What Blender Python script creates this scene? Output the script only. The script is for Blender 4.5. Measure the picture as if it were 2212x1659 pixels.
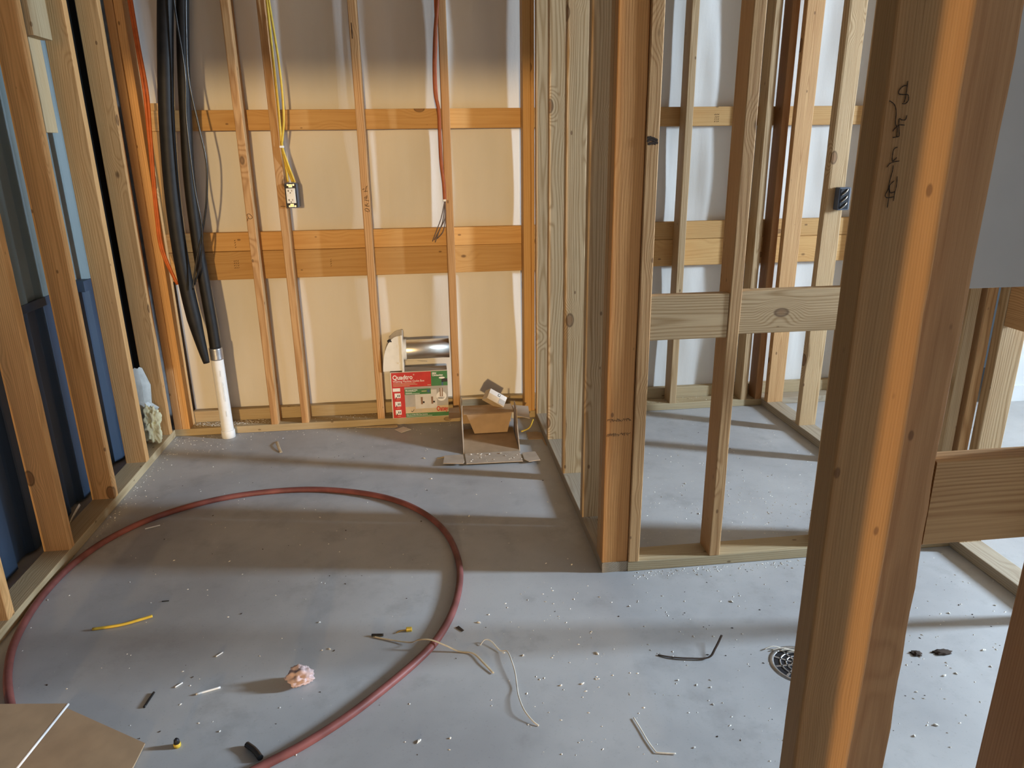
import bpy, bmesh, math, random
from mathutils import Vector, Matrix, noise as mnoise

# ------------------------------------------------------------------ clear
for o in list(bpy.data.objects): bpy.data.objects.remove(o, do_unlink=True)
SC = bpy.context.scene
COL = SC.collection
random.seed(7)

# ------------------------------------------------------------------ camera
CAM_H = 1.39
yaw, pitch, roll = 0.115984, 0.314985, 0.012753
FOC = 1572.28
fwd = Vector((math.sin(yaw)*math.cos(pitch), math.cos(yaw)*math.cos(pitch), -math.sin(pitch)))
rgt = Vector((math.cos(yaw), -math.sin(yaw), 0)); dwn = fwd.cross(rgt)
r2 = rgt*math.cos(roll)+dwn*math.sin(roll); d2 = dwn*math.cos(roll)-rgt*math.sin(roll)
cd = bpy.data.cameras.new('camera'); cam = bpy.data.objects.new('camera', cd); COL.objects.link(cam)
cd.sensor_fit = 'HORIZONTAL'; cd.sensor_width = 36.0; cd.lens = FOC/2212*36.0
cd.clip_start = 0.02; cd.clip_end = 100
m = Matrix.Identity(4)
for i in range(3):
    m[i][0] = r2[i]; m[i][1] = -d2[i]; m[i][2] = -fwd[i]
m[2][3] = CAM_H
cam.matrix_world = m
SC.camera = cam

# ------------------------------------------------------------------ world, lights, exposure
W = bpy.data.worlds.new('world'); SC.world = W; W.use_nodes = True
W.node_tree.nodes['Background'].inputs[0].default_value = (0.62, 0.80, 1.0, 1)
W.node_tree.nodes['Background'].inputs[1].default_value = 0.12

def area_light(name, loc, look, sx, sy, watts, col):
    d = bpy.data.lights.new(name, 'AREA'); d.shape = 'RECTANGLE'; d.size = sx; d.size_y = sy
    d.energy = watts; d.color = col
    o = bpy.data.objects.new(name, d); COL.objects.link(o); o.location = loc
    o.rotation_euler = (Vector(look)-Vector(loc)).to_track_quat('-Z', 'Y').to_euler()
    return o
# daylight of the window in the far right wall
area_light('window_daylight', (5.52, 1.42, 1.86), (0.6, 2.2, 0.1), 0.34, 0.86, 570, (0.64, 0.81, 1.0))
# added fill lamp that brightens the room to the right, no source in view
area_light('added_room_fill', (4.0, -2.3, 1.5), (3.2, 3.5, 0.6), 1.3, 1.3, 9, (0.78, 0.90, 1.0))
# low evening sun through the open doorway behind the camera
sd = bpy.data.lights.new('evening_sun', 'SUN'); sd.energy = 1.55; sd.angle = math.radians(1.8); sd.color = (1.0, 0.67, 0.30)
so = bpy.data.objects.new('evening_sun', sd); COL.objects.link(so)
so.rotation_euler = Vector((0.02, 1.0, -math.tan(math.radians(5.0)))).to_track_quat('-Z', 'Y').to_euler()
# daylight glow of the same doorway
area_light('doorway_daylight', (0.55, -6.0, 1.4), (-0.3, 3.6, 1.2), 1.6, 2.0, 88, (1.0, 0.63, 0.32))

SC.view_settings.view_transform = 'Standard'; SC.view_settings.look = 'None'
SC.view_settings.exposure = 0.0; SC.view_settings.gamma = 1.0
SC.view_settings.use_curve_mapping = False
SC.cycles.use_denoising = True
SC.cycles.max_bounces = 10; SC.cycles.diffuse_bounces = 6; SC.cycles.sample_clamp_indirect = 6

# ------------------------------------------------------------------ material helpers
class NT:
    def __init__(s, name):
        s.m = bpy.data.materials.new(name); s.m.use_nodes = True; s.t = s.m.node_tree
        s.b = s.t.nodes['Principled BSDF']
    def n(s, typ, **kw):
        nd = s.t.nodes.new(typ)
        for k, v in kw.items(): setattr(nd, k, v)
        return nd
    def l(s, a, b): s.t.links.new(a, b)
    def math(s, op, a, b=None, c=None):
        nd = s.n('ShaderNodeMath', operation=op)
        for i, v in enumerate((a, b, c)):
            if v is None: continue
            if isinstance(v, (int, float)): nd.inputs[i].default_value = v
            else: s.l(v, nd.inputs[i])
        return nd.outputs[0]
    def vmul(s, v, xyz):
        nd = s.n('ShaderNodeVectorMath', operation='MULTIPLY'); s.l(v, nd.inputs[0]); nd.inputs[1].default_value = xyz
        return nd.outputs[0]
    def vadd(s, v, w):
        nd = s.n('ShaderNodeVectorMath', operation='ADD'); s.l(v, nd.inputs[0])
        if isinstance(w, tuple): nd.inputs[1].default_value = w
        else: s.l(w, nd.inputs[1])
        return nd.outputs[0]
    def noise(s, v, scale, detail=3, rough=.5):
        nd = s.n('ShaderNodeTexNoise'); s.l(v, nd.inputs['Vector']); nd.inputs['Scale'].default_value = scale
        nd.inputs['Detail'].default_value = detail; nd.inputs['Roughness'].default_value = rough
        return nd.outputs['Fac']
    def ramp(s, f, a, b, lo=0., hi=1.):
        nd = s.n('ShaderNodeMapRange', interpolation_type='SMOOTHSTEP'); s.l(f, nd.inputs[0])
        nd.inputs[1].default_value = a; nd.inputs[2].default_value = b; nd.inputs[3].default_value = lo; nd.inputs[4].default_value = hi
        return nd.outputs[0]
    def mix(s, f, a, b, mode='MIX'):
        nd = s.n('ShaderNodeMix', data_type='RGBA', blend_type=mode)
        for i, v in ((0, f), (6, a), (7, b)):
            if isinstance(v, (int, float)): nd.inputs[i].default_value = v
            elif isinstance(v, tuple): nd.inputs[i].default_value = (*v, 1)
            else: s.l(v, nd.inputs[i])
        return nd.outputs[2]
    def bump(s, h, strength=.3, dist=.002):
        nd = s.n('ShaderNodeBump'); s.l(h, nd.inputs['Height']); nd.inputs['Strength'].default_value = strength
        nd.inputs['Distance'].default_value = dist; s.l(nd.outputs[0], s.b.inputs['Normal'])
    def base(s, c, rough=.7, spec=.3, metal=0.):
        if isinstance(c, tuple): s.b.inputs['Base Color'].default_value = (*c, 1)
        else: s.l(c, s.b.inputs['Base Color'])
        if isinstance(rough, float): s.b.inputs['Roughness'].default_value = rough
        else: s.l(rough, s.b.inputs['Roughness'])
        s.b.inputs['Specular IOR Level'].default_value = spec; s.b.inputs['Metallic'].default_value = metal

def plain(name, c, rough=.6, metal=0., spec=.3, vary=.12, scale=25., bump=0.):
    t = NT(name); co = t.n('ShaderNodeTexCoord').outputs['Object']
    f = t.noise(co, scale, 4)
    a = tuple(max(0, x*(1-vary)) for x in c); b = tuple(min(1, x*(1+vary)) for x in c)
    t.base(t.mix(t.ramp(f, .3, .7), a, b), rough, spec, metal)
    if bump: t.bump(f, bump, .002)
    return t.m

def wood(name, light, dark, knot=(0.10, 0.045, 0.018), freq=1300., ringk=.6, knots=.105, rough=.62, push=.016, blotch=.25):
    t = NT(name)
    co = t.n('ShaderNodeTexCoord').outputs['Object']
    rnd = t.n('ShaderNodeObjectInfo').outputs['Random']
    off = t.n('ShaderNodeCombineXYZ')
    t.l(t.math('MULTIPLY', rnd, 37.), off.inputs[0]); t.l(t.math('MULTIPLY', rnd, 53.), off.inputs[1]); t.l(t.math('MULTIPLY', rnd, 91.), off.inputs[2])
    off = off.outputs[0]
    sep = t.n('ShaderNodeSeparateXYZ'); t.l(co, sep.inputs[0])
    ox = t.math('MULTIPLY', t.math('SUBTRACT', t.math('FRACT', t.math('MULTIPLY', rnd, 17.31)), .5), .17)
    oy = t.math('MULTIPLY', t.math('SUBTRACT', t.math('FRACT', t.math('MULTIPLY', rnd, 43.77)), .5), .17)
    dx = t.math('SUBTRACT', sep.outputs[0], ox); dy = t.math('SUBTRACT', sep.outputs[1], oy)
    r = t.math('SQRT', t.math('ADD', t.math('MULTIPLY', dx, dx), t.math('MULTIPLY', dy, dy)))
    n1 = t.noise(t.vadd(t.vmul(co, (5, 5, 1.1)), off), 1., 2)
    disp = t.math('MULTIPLY', t.math('SUBTRACT', n1, .5), .05)
    vor = t.n('ShaderNodeTexVoronoi', feature='F1'); t.l(t.vadd(t.vmul(co, (6, 6, 3.4)), off), vor.inputs['Vector']); vor.inputs['Scale'].default_value = 1.
    vor.inputs['Randomness'].default_value = 1.
    kd = vor.outputs['Distance']
    vp = t.n('ShaderNodeTexVoronoi', feature='F1'); t.l(t.vadd(t.vmul(co, (15, 15, 8)), off), vp.inputs['Vector']); vp.inputs['Scale'].default_value = 1.
    pin = t.ramp(vp.outputs['Distance'], .085, .05)
    kmask = t.ramp(kd, knots, knots*.55)
    kcore = t.ramp(kd, knots*1.15, knots*.9)
    krim = t.math('MULTIPLY', kcore, t.math('SUBTRACT', 1., kmask))
    kpush = t.math('MULTIPLY', t.ramp(kd, .34, .05), push)
    rr = t.math('ADD', t.math('ADD', r, disp), kpush)
    ring = t.math('POWER', t.math('ADD', t.math('MULTIPLY', t.math('SINE', t.math('MULTIPLY', rr, freq)), .5), .5), 2.2)
    fib = t.noise(t.vadd(t.vmul(co, (230, 230, 5)), off), 1., 3)
    fine = t.noise(t.vadd(t.vmul(co, (600, 600, 30)), off), 1., 2)
    fac = t.math('ADD', t.math('MULTIPLY', ring, ringk), t.math('MULTIPLY', t.ramp(fib, .3, .75), .42))
    big = t.noise(t.vadd(t.vmul(co, (9, 9, 1.6)), off), 1., 3)
    c = t.mix(t.math('MINIMUM', fac, 1.), light, dark)
    warm = tuple(x*y for x, y in zip(light, (.80, .62, .45)))
    c = t.mix(t.math('MULTIPLY', t.ramp(big, .45, .75), blotch), c, warm)
    c = t.mix(t.math('MULTIPLY', kmask, .75), c, tuple(k*2.2 for k in knot)); c = t.mix(t.math('MULTIPLY', krim, .85), c, knot); c = t.mix(t.math('MULTIPLY', pin, .7), c, tuple(k*1.3 for k in knot))
    # boards differ a little in tone from one another
    v = t.math('ADD', .86, t.math('MULTIPLY', t.math('FRACT', t.math('MULTIPLY', rnd, 7.9)), .26))
    cc = t.n('ShaderNodeCombineXYZ')
    for i in range(3): t.l(v, cc.inputs[i])
    c = t.mix(1., c, cc.outputs[0], 'MULTIPLY')
    t.base(c, rough, .25)
    t.bump(t.math('ADD', t.math('MULTIPLY', fine, .6), t.math('ADD', fib, t.math('MULTIPLY', ring, .25))), .28, .0015)
    return t.m

M = {}
M['fir'] = wood('fir_lumber', (0.60, 0.36, 0.165), (0.37, 0.185, 0.07))
M['fir_red'] = wood('reddish_fir_lumber', (0.50, 0.27, 0.12), (0.34, 0.16, 0.062), freq=1000., ringk=.4)
M['fir_dark'] = wood('brown_fir_lumber', (0.43, 0.24, 0.098), (0.31, 0.16, 0.06), freq=1500., ringk=.35)
M['spruce'] = wood('pale_spruce_lumber', (0.58, 0.405, 0.225), (0.36, 0.22, 0.098), freq=1000., ringk=.7, push=.03)
M['fir_lit'] = wood('lit_fir_lumber', (0.76, 0.45, 0.195), (0.50, 0.265, 0.095), freq=1150., ringk=.5)  # fir lightened so its colour carries the warm light on the left studs
M['fir_orange'] = wood('orange_fir_lumber', (0.58, 0.29, 0.10), (0.40, 0.17, 0.055), freq=1000., ringk=.4)
M['girt'] = wood('golden_pine_lumber', (0.60, 0.36, 0.14), (0.47, 0.25, 0.08), freq=700., ringk=.35, knots=.085)
M['treated'] = wood('treated_pine_lumber', (0.55, 0.44, 0.27), (0.38, 0.28, 0.15), knot=(.12, .07, .03), freq=900., knots=.07)
M['treated_top'] = wood('dusty_treated_pine', (0.46, 0.39, 0.29), (0.34, 0.27, 0.19), freq=900., knots=.06)
M['osb'] = plain('wood_panel_ceiling', (0.42, 0.29, 0.17), .8, vary=.2, scale=12)
M['white'] = plain('white_gypsum', (0.60, 0.58, 0.55), .8, vary=.04, scale=6)
M['paint'] = plain('white_painted_wall', (0.74, 0.76, 0.76), .7, vary=.03, scale=4)
M['pvc'] = plain('white_pvc', (0.82, 0.82, 0.80), .35, vary=.03)
M['vent'] = plain('white_vent_plastic', (0.80, 0.78, 0.72), .4, vary=.04)
M['black'] = plain('black_foam_tube', (0.012, 0.011, 0.011), .55, vary=.2)
M['blackcord'] = plain('black_cable_jacket', (0.010, 0.010, 0.011), .28, vary=.1, spec=.5)
M['orange'] = plain('orange_cable_jacket', (0.62, 0.14, 0.03), .4)
M['yellow'] = plain('yellow_cable_jacket', (0.66, 0.46, 0.06), .38)
M['redcord'] = plain('rust_red_cable_jacket', (0.38, 0.10, 0.035), .45)
M['wire'] = plain('bare_wire_grey', (0.13, 0.09, 0.08), .4)
M['pex'] = plain('dusty_red_pex', (0.185, 0.062, 0.055), .5, vary=.25, scale=12)
M['foil'] = plain('silver_foil_tape', (0.55, 0.56, 0.58), .32, metal=.85, vary=.2, bump=.4)
M['alum'] = plain('bare_aluminium', (0.82, 0.78, 0.70), .34, metal=1., vary=.08, scale=8)
M['zinc'] = plain('zinc_screw', (0.5, 0.47, 0.42), .35, metal=1.)
M['brass'] = plain('brass_screw', (0.55, 0.38, 0.12), .35, metal=1.)
M['bluebox'] = plain('blue_grey_box_plastic', (0.10, 0.12, 0.16), .5)
M['dark'] = plain('dark_plastic', (0.018, 0.018, 0.022), .5)
M['device'] = plain('ivory_device_plastic', (0.78, 0.74, 0.66), .35, vary=.03)
M['ink'] = plain('pencil_ink', (0.035, 0.022, 0.015), .8)
M['stamp'] = plain('faded_stamp_ink', (0.16, 0.09, 0.04), .8)
M['card'] = plain('brown_cardboard', (0.42, 0.29, 0.175), .8, vary=.08, scale=14)
M['cardgrey'] = plain('grey_brown_cardboard', (0.46, 0.37, 0.28), .8, vary=.08, scale=14)
M['cardedge'] = plain('white_foam_edge', (0.78, 0.76, 0.74), .7)
M['carton'] = plain('printed_carton_white', (0.72, 0.69, 0.62), .5, vary=.05)
M['cred'] = plain('carton_red', (0.55, 0.035, 0.035), .45, vary=.08)
M['cgreen'] = plain('carton_green', (0.055, 0.20, 0.075), .45, vary=.08)
M['cgrey'] = plain('carton_grey_print', (0.42, 0.40, 0.38), .45, vary=.15, scale=9)
M['clight'] = plain('carton_light_print', (0.66, 0.64, 0.62), .45, vary=.06)
M['ctan'] = plain('carton_tan_print', (0.60, 0.48, 0.32), .45, vary=.06)
M['cwhite'] = plain('carton_white_print', (0.85, 0.84, 0.82), .45, vary=.02)
M['cblack'] = plain('carton_black_print', (0.03, 0.03, 0.035), .45)
M['cbronze'] = plain('carton_bronze_print', (0.26, 0.15, 0.10), .4)
M['cblue'] = plain('carton_blue_print', (0.06, 0.13, 0.24), .45)
M['pink'] = plain('pink_foam', (0.58, 0.43, 0.41), .9, vary=.2, scale=40, bump=.5)
M['fluff'] = plain('yellow_glass_wool', (0.95, 0.91, 0.62), .95, vary=.12, scale=60, bump=.4)
M['poly'] = plain('cloudy_plastic_film', (0.50, 0.52, 0.50), .35, vary=.12)
M['paper'] = plain('tan_paper_strip', (0.52, 0.40, 0.25), .8, vary=.15)
M['string'] = plain('pale_string', (0.70, 0.64, 0.54), .8)
M['crumb'] = plain('pale_crumb', (0.80, 0.76, 0.68), .85)
M['bark'] = plain('dark_bark_chip', (0.05, 0.032, 0.022), .9)
M['chip'] = plain('wood_chip', (0.60, 0.46, 0.27), .8)
M['flatblack'] = plain('flat_black', (0.010, 0.010, 0.011), .7)
M['cream'] = plain('insulated_white_sheet_back', (0.6, 0.6, 0.6), .7)

def make_floor_mat():
    t = NT('concrete_slab'); co = t.n('ShaderNodeTexCoord').outputs['Object']
    a = t.noise(co, 1.3, 5, .6); b = t.noise(co, 7., 5, .65); g = t.noise(co, 160., 2)
    c = t.mix(t.ramp(a, .3, .7), (0.35, 0.35, 0.355), (0.49, 0.49, 0.485))
    c = t.mix(t.math('MULTIPLY', t.ramp(b, .5, .75), .4), c, (0.26, 0.25, 0.245))
    c = t.mix(t.math('MULTIPLY', t.ramp(g, .62, .8), .25), c, (0.16, 0.155, 0.15))
    s = t.noise(t.vadd(co, (3.1, 1.7, 0)), 3.3, 6, .75)
    c = t.mix(t.math('MULTIPLY', t.ramp(s, .64, .72), .45), c, (0.17, 0.16, 0.155))
    w = t.noise(t.vmul(co, (1, .35, 1)), 11., 6, .8)
    c = t.mix(t.math('MULTIPLY', t.ramp(w, .66, .78), .25), c, (0.5, 0.49, 0.48))
    t.base(c, t.ramp(b, .2, .8, .42, .62), .35); t.bump(t.math('ADD', b, t.math('MULTIPLY', g, .2)), .12, .002)
    return t.m
M['floor'] = make_floor_mat()

def make_sheet_mat():
    t = NT('white_insulation_facing'); co = t.n('ShaderNodeTexCoord').outputs['Object']
    a = t.noise(t.vmul(co, (3, 3, .9)), 1., 4); f = t.noise(co, 260., 2); b = t.noise(t.vmul(co, (1, 1, .25)), 22., 4)
    c = t.mix(t.ramp(a, .3, .7), (0.64, 0.62, 0.58), (0.73, 0.71, 0.675))
    t.base(c, .75, .25); t.bump(t.math('ADD', b, t.math('MULTIPLY', f, .15)), .25, .006)
    return t.m
M['sheet'] = make_sheet_mat()

def metal_mat(name, c):
    t = NT(name); co = t.n('ShaderNodeTexCoord').outputs['Object']
    a = t.noise(t.vmul(co, (1, 4, 1)), 2., 4)
    t.base(t.mix(t.ramp(a, .3, .7), tuple(x*.85 for x in c), tuple(x*1.12 for x in c)), .5, .4)
    return t.m
M['blue_metal'] = metal_mat('dark_blue_siding', (0.038, 0.064, 0.106))
M['teal_metal'] = metal_mat('pale_teal_siding', (0.20, 0.255, 0.26))

# ------------------------------------------------------------------ object helpers
def link(name, me, mat, parent=None):
    o = bpy.data.objects.new(name, me); COL.objects.link(o)
    if mat is not None and not me.materials: me.materials.append(M[mat] if isinstance(mat, str) else mat)
    if parent is not None: o.parent = parent
    return o
def tag(o, label, cat, group=None, kind=None):
    o['label'] = label; o['category'] = cat
    if group: o['group'] = group
    if kind: o['kind'] = kind
    return o
def empty(name, loc=(0, 0, 0)):
    o = bpy.data.objects.new(name, None); COL.objects.link(o); o.location = loc; o.empty_display_size = .05
    return o
def struct(name, label, cat='wall'):
    return tag(empty(name), label, cat, kind='structure')

AX = {'Z': Matrix(((1,0,0,0),(0,1,0,0),(0,0,1,0),(0,0,0,1))),
      'X': Matrix(((0,0,1,0),(1,0,0,0),(0,1,0,0),(0,0,0,1))),
      'Y': Matrix(((0,1,0,0),(0,0,1,0),(1,0,0,0),(0,0,0,1)))}
def board(name, x, y, z, axis, mat, parent=None, wane=None, r=.0032, seed=0, lean=(0, 0), step=.2, notch=None):
    """sawn board; x, y, z = extents in the world; long axis local z.  wane: {corner: amount}"""
    rg = random.Random(seed*7919+int(1000*abs(x[0]+3*y[0]+7*z[0])))
    ext = {'X': x, 'Y': y, 'Z': z}
    la = {'Z': ('X', 'Y', 'Z'), 'X': ('Y', 'Z', 'X'), 'Y': ('Z', 'X', 'Y')}[axis]
    A, B, L = [ext[k][1]-ext[k][0] for k in la]
    cen = [(ext[k][0]+ext[k][1])/2 for k in 'XYZ']; cen['XYZ'.index(axis)] = ext[axis][0]
    n = max(1, int(L/step)) if not wane else max(4, int(L/.045))
    ph = [[rg.uniform(0, 6.28) for _ in range(6)] for _ in range(5)]
    wave = lambda s, p: .5*math.sin(2.1*s+p[0])+.3*math.sin(6.7*s+p[1])+.2*math.sin(17*s+p[2])+.14*math.sin(43*s+p[3])+.08*math.sin(91*s+p[4])
    vs, fs = [], []
    K = 3
    for i in range(n+1):
        s = L*i/n
        ax = .0008*wave(s, ph[4]) if n > 1 else 0; ay = .0008*wave(s+5, ph[4]) if n > 1 else 0
        for ci, (sx, sy) in enumerate(((1, 1), (-1, 1), (-1, -1), (1, -1))):
            rad = r
            if wane and ci in wane: rad = r+wane[ci]*max(0., .35+wave(s, ph[ci]))
            rad = min(rad, .45*min(A, B))
            for k in range(K+1):
                a = math.pi/2*(ci+k/K)
                vs.append((sx*(A/2-rad)+rad*math.cos(a)+ax+lean[0]*s, sy*(B/2-rad)+rad*math.sin(a)+ay+lean[1]*s, s))
    R = 4*(K+1)
    for i in range(n):
        for j in range(R):
            k = (j+1) % R
            fs.append((i*R+j, i*R+k, (i+1)*R+k, (i+1)*R+j))
    fs.append(tuple(range(R-1, -1, -1))); fs.append(tuple(n*R+j for j in range(R)))
    me = bpy.data.meshes.new(name); me.from_pydata(vs, [], fs); me.update()
    o = link(name, me, mat, parent)
    mw = AX[axis].copy()
    for i in range(3): mw[i][3] = cen[i]
    o.matrix_local = mw
    return o

def bm_obj(name, bm, mat, parent=None, smooth=False):
    me = bpy.data.meshes.new(name); bm.to_mesh(me); bm.free()
    if smooth:
        for p in me.polygons: p.use_smooth = True
    return link(name, me, mat, parent)
def box(name, x, y, z, mat, parent=None, bev=.0):
    bm = bmesh.new(); bmesh.ops.create_cube(bm, size=1)
    c = Vector(((x[0]+x[1])/2, (y[0]+y[1])/2, (z[0]+z[1])/2))
    for v in bm.verts: v.co = Vector((v.co.x*(x[1]-x[0]), v.co.y*(y[1]-y[0]), v.co.z*(z[1]-z[0])))
    if bev: bmesh.ops.bevel(bm, geom=bm.edges[:], offset=bev, segments=2, affect='EDGES', profile=.5)
    o = bm_obj(name, bm, mat, parent); o.location = c
    return o
def poly(name, pts, thick, mat, parent=None, nrm=None):
    """flat sheet with the outline pts (3D, planar), given thickness along its normal"""
    P = [Vector(p) for p in pts]
    N = Vector((0, 0, 0))
    for i in range(len(P)):
        a, b = P[i], P[(i+1) % len(P)]
        N += Vector(((a.y-b.y)*(a.z+b.z), (a.z-b.z)*(a.x+b.x), (a.x-b.x)*(a.y+b.y)))
    N.normalize()
    if nrm is not None and N.dot(Vector(nrm)) < 0: N = -N; P.reverse()
    n = len(P); c = sum(P, Vector())/n
    vs = [p-c for p in P]+[p-c+N*thick for p in P]
    fs = [tuple(range(n-1, -1, -1)), tuple(range(n, 2*n))]+[(i, (i+1) % n, n+(i+1) % n, n+i) for i in range(n)]
    me = bpy.data.meshes.new(name); me.from_pydata([tuple(v) for v in vs], [], fs); me.update()
    o = link(name, me, mat, parent); o.location = c
    return o
def crom(P, sub=6, closed=False):
    P = [Vector(p) for p in P]; out = []; n = len(P)
    for i in range(n if closed else n-1):
        g = lambda k: P[k % n] if closed else P[max(0, min(n-1, k))]
        a, b, c, d = g(i-1), g(i), g(i+1), g(i+2)
        for k in range(sub):
            t = k/sub
            out.append(.5*((2*b)+(-a+c)*t+(2*a-5*b+4*c-d)*t*t+(-a+3*b-3*c+d)*t*t*t))
    if not closed: out.append(P[-1])
    return out
def tube(name, pts, r, mat, parent=None, sides=10, sub=6, flat=1., up=None, raw=False, rf=None):
    Q = [Vector(p) for p in pts] if raw else crom(pts, sub)
    c0 = Q[0].copy(); vs, fs = [], []
    prev = None
    for i, q in enumerate(Q):
        tn = (Q[min(i+1, len(Q)-1)]-Q[max(i-1, 0)]).normalized()
        u = Vector(up) if up else (prev if prev is not None else (Vector((0, 0, 1)) if abs(tn.z) < .9 else Vector((0, 1, 0))))
        u = (u-tn*u.dot(tn)); u = u.normalized() if u.length > 1e-6 else tn.orthogonal().normalized(); prev = u
        w = tn.cross(u)
        ri = r if rf is None else r*rf(i/(len(Q)-1))
        for k in range(sides):
            a = 2*math.pi*k/sides
            vs.append(tuple(q-c0+w*ri*math.cos(a)+u*ri*flat*math.sin(a)))
    for i in range(len(Q)-1):
        for k in range(sides):
            j = (k+1) % sides
            fs.append((i*sides+k, i*sides+j, (i+1)*sides+j, (i+1)*sides+k))
    fs.append(tuple(range(sides-1, -1, -1))); fs.append(tuple((len(Q)-1)*sides+k for k in range(sides)))
    me = bpy.data.meshes.new(name); me.from_pydata(vs, [], fs); me.update()
    for p in me.polygons: p.use_smooth = len(p.vertices) == 4
    o = link(name, me, mat, parent); o.location = c0
    return o
def lathe(name, prof, mat, parent=None, seg=28, axis='Z', loc=(0, 0, 0), caps=True):
    """prof: (radius, height) pairs along the axis"""
    vs, fs = [], []
    for r, h in prof:
        for k in range(seg):
            a = 2*math.pi*k/seg; c, s = r*math.cos(a), r*math.sin(a)
            vs.append({'Z': (c, s, h), 'X': (h, c, s), 'Y': (s, h, c)}[axis])
    for i in range(len(prof)-1):
        for k in range(seg):
            j = (k+1) % seg; fs.append((i*seg+k, i*seg+j, (i+1)*seg+j, (i+1)*seg+k))
    if caps:
        fs.append(tuple(range(seg-1, -1, -1))); fs.append(tuple((len(prof)-1)*seg+k for k in range(seg)))
    me = bpy.data.meshes.new(name); me.from_pydata(vs, [], fs); me.update()
    for p in me.polygons: p.use_smooth = len(p.vertices) == 4
    o = link(name, me, mat, parent); o.location = loc
    return o
def marks(name, strokes, r, mat, parent, flat_axis=(0, 1, 0)):
    """handwriting: thin strokes lying on a face, one mesh"""
    bm = bmesh.new()
    fa = Vector(flat_axis)
    for st in strokes:
        Q = crom(st, 5); ring0 = None
        for i, q in enumerate(Q):
            tn = (Q[min(i+1, len(Q)-1)]-Q[max(i-1, 0)]).normalized(); w = tn.cross(fa).normalized()
            rr = r*(.75+.5*((i*37) % 7)/7)
            ring = [bm.verts.new(q+w*rr), bm.verts.new(q+fa*(-.0004)), bm.verts.new(q-w*rr), bm.verts.new(q+fa*.0006)]
            if ring0:
                for k in range(4): bm.faces.new((ring0[k], ring0[(k+1) % 4], ring[(k+1) % 4], ring[k]))
            ring0 = ring
    o = bm_obj(name, bm, mat, None)
    o.parent = parent
    if parent is not None: o.matrix_parent_inverse = parent_world(parent).inverted()
    return o
def parent_world(p):
    mlist = Matrix.Identity(4)
    while p is not None:
        mlist = (p.matrix_parent_inverse @ p.matrix_basis if p.parent else p.matrix_basis) @ mlist
        p = p.parent
    return mlist
def text(name, body, size, loc, mat, parent, align='LEFT', rot=(math.pi/2, 0, 0), xs=1.0, bold=0.0):
    cu = bpy.data.curves.new(name, 'FONT'); cu.body = body; cu.size = size; cu.align_x = align; cu.extrude = .0002
    cu.offset = bold; cu.resolution_u = 3
    tmp = bpy.data.objects.new(name+'_tmp', cu); COL.objects.link(tmp)
    dg = bpy.context.evaluated_depsgraph_get()
    me = bpy.data.meshes.new_from_object(tmp.evaluated_get(dg)); me.name = name
    bpy.data.objects.remove(tmp, do_unlink=True); bpy.data.curves.remove(cu)
    me.materials.clear()
    o = link(name, me, mat, parent); o.location = loc; o.rotation_euler = rot; o.scale = (xs, 1, 1)
    return o

TOP = 2.44
YB = 3.643            # room face of the back stud wall
# ------------------------------------------------------------------ floor, ceiling, shell
fl = box('floor', (-1.75, 5.6), (-3.0, 4.1), (-.12, 0), 'floor'); tag(fl, 'bare grey concrete slab under the stud walls', 'floor', kind='structure')
ce = box('ceiling', (-1.75, 5.6), (-3.0, 4.1), (2.56, 2.62), 'osb'); tag(ce, 'brown wood panel ceiling above the framing, out of sight', 'ceiling', kind='structure')

# far right wall of the bright room, with its window opening
wr = struct('wall_right', 'white painted wall with a window at the far end of the bright room')
WY0, WY1, WZ0, WZ1 = 1.22, 1.62, 1.34, 2.32
for y, z in (((-3.0, WY0), (0, 2.56)), ((WY1, 4.1), (0, 2.56)), ((WY0, WY1), (0, WZ0)), ((WY0, WY1), (WZ1, 2.56))):
    box('wall_panel', (5.3, 5.38), y, z, 'paint', wr)
for y, z in (((WY0, WY0+.03), (WZ0, WZ1)), ((WY1-.03, WY1), (WZ0, WZ1)), ((WY0+.03, WY1-.03), (WZ0, WZ0+.03)), ((WY0+.03, WY1-.03), (WZ1-.03, WZ1))):
    box('window_frame', (5.28, 5.40), y, z, 'paint', wr)
# street side wall behind the camera: doorway to the left, window to the right
wf = struct('wall_front', 'white wall behind the viewer with an open doorway and a street window')
for x, z in (((-1.75, -1.70), (0, 2.56)), ((.66, 3.3), (0, 2.56)), ((-1.70, .66), (2.26, 2.56)), ((4.7, 5.6), (0, 2.56)), ((3.3, 4.7), (0, .8)), ((3.3, 4.7), (2.2, 2.56))):
    box('wall_panel', x, (-2.6, -2.5), z, 'paint', wf)
# finished white wall in the bright room
wb = struct('wall_finished', 'white drywall with baseboard far off in the bright room')
box('drywall', (3.05, 5.3), (3.50, 3.52), (0, 2.56), 'paint', wb); box('baseboard', (3.05, 5.3), (3.488, 3.50), (0, .09), 'paint', wb)

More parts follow.
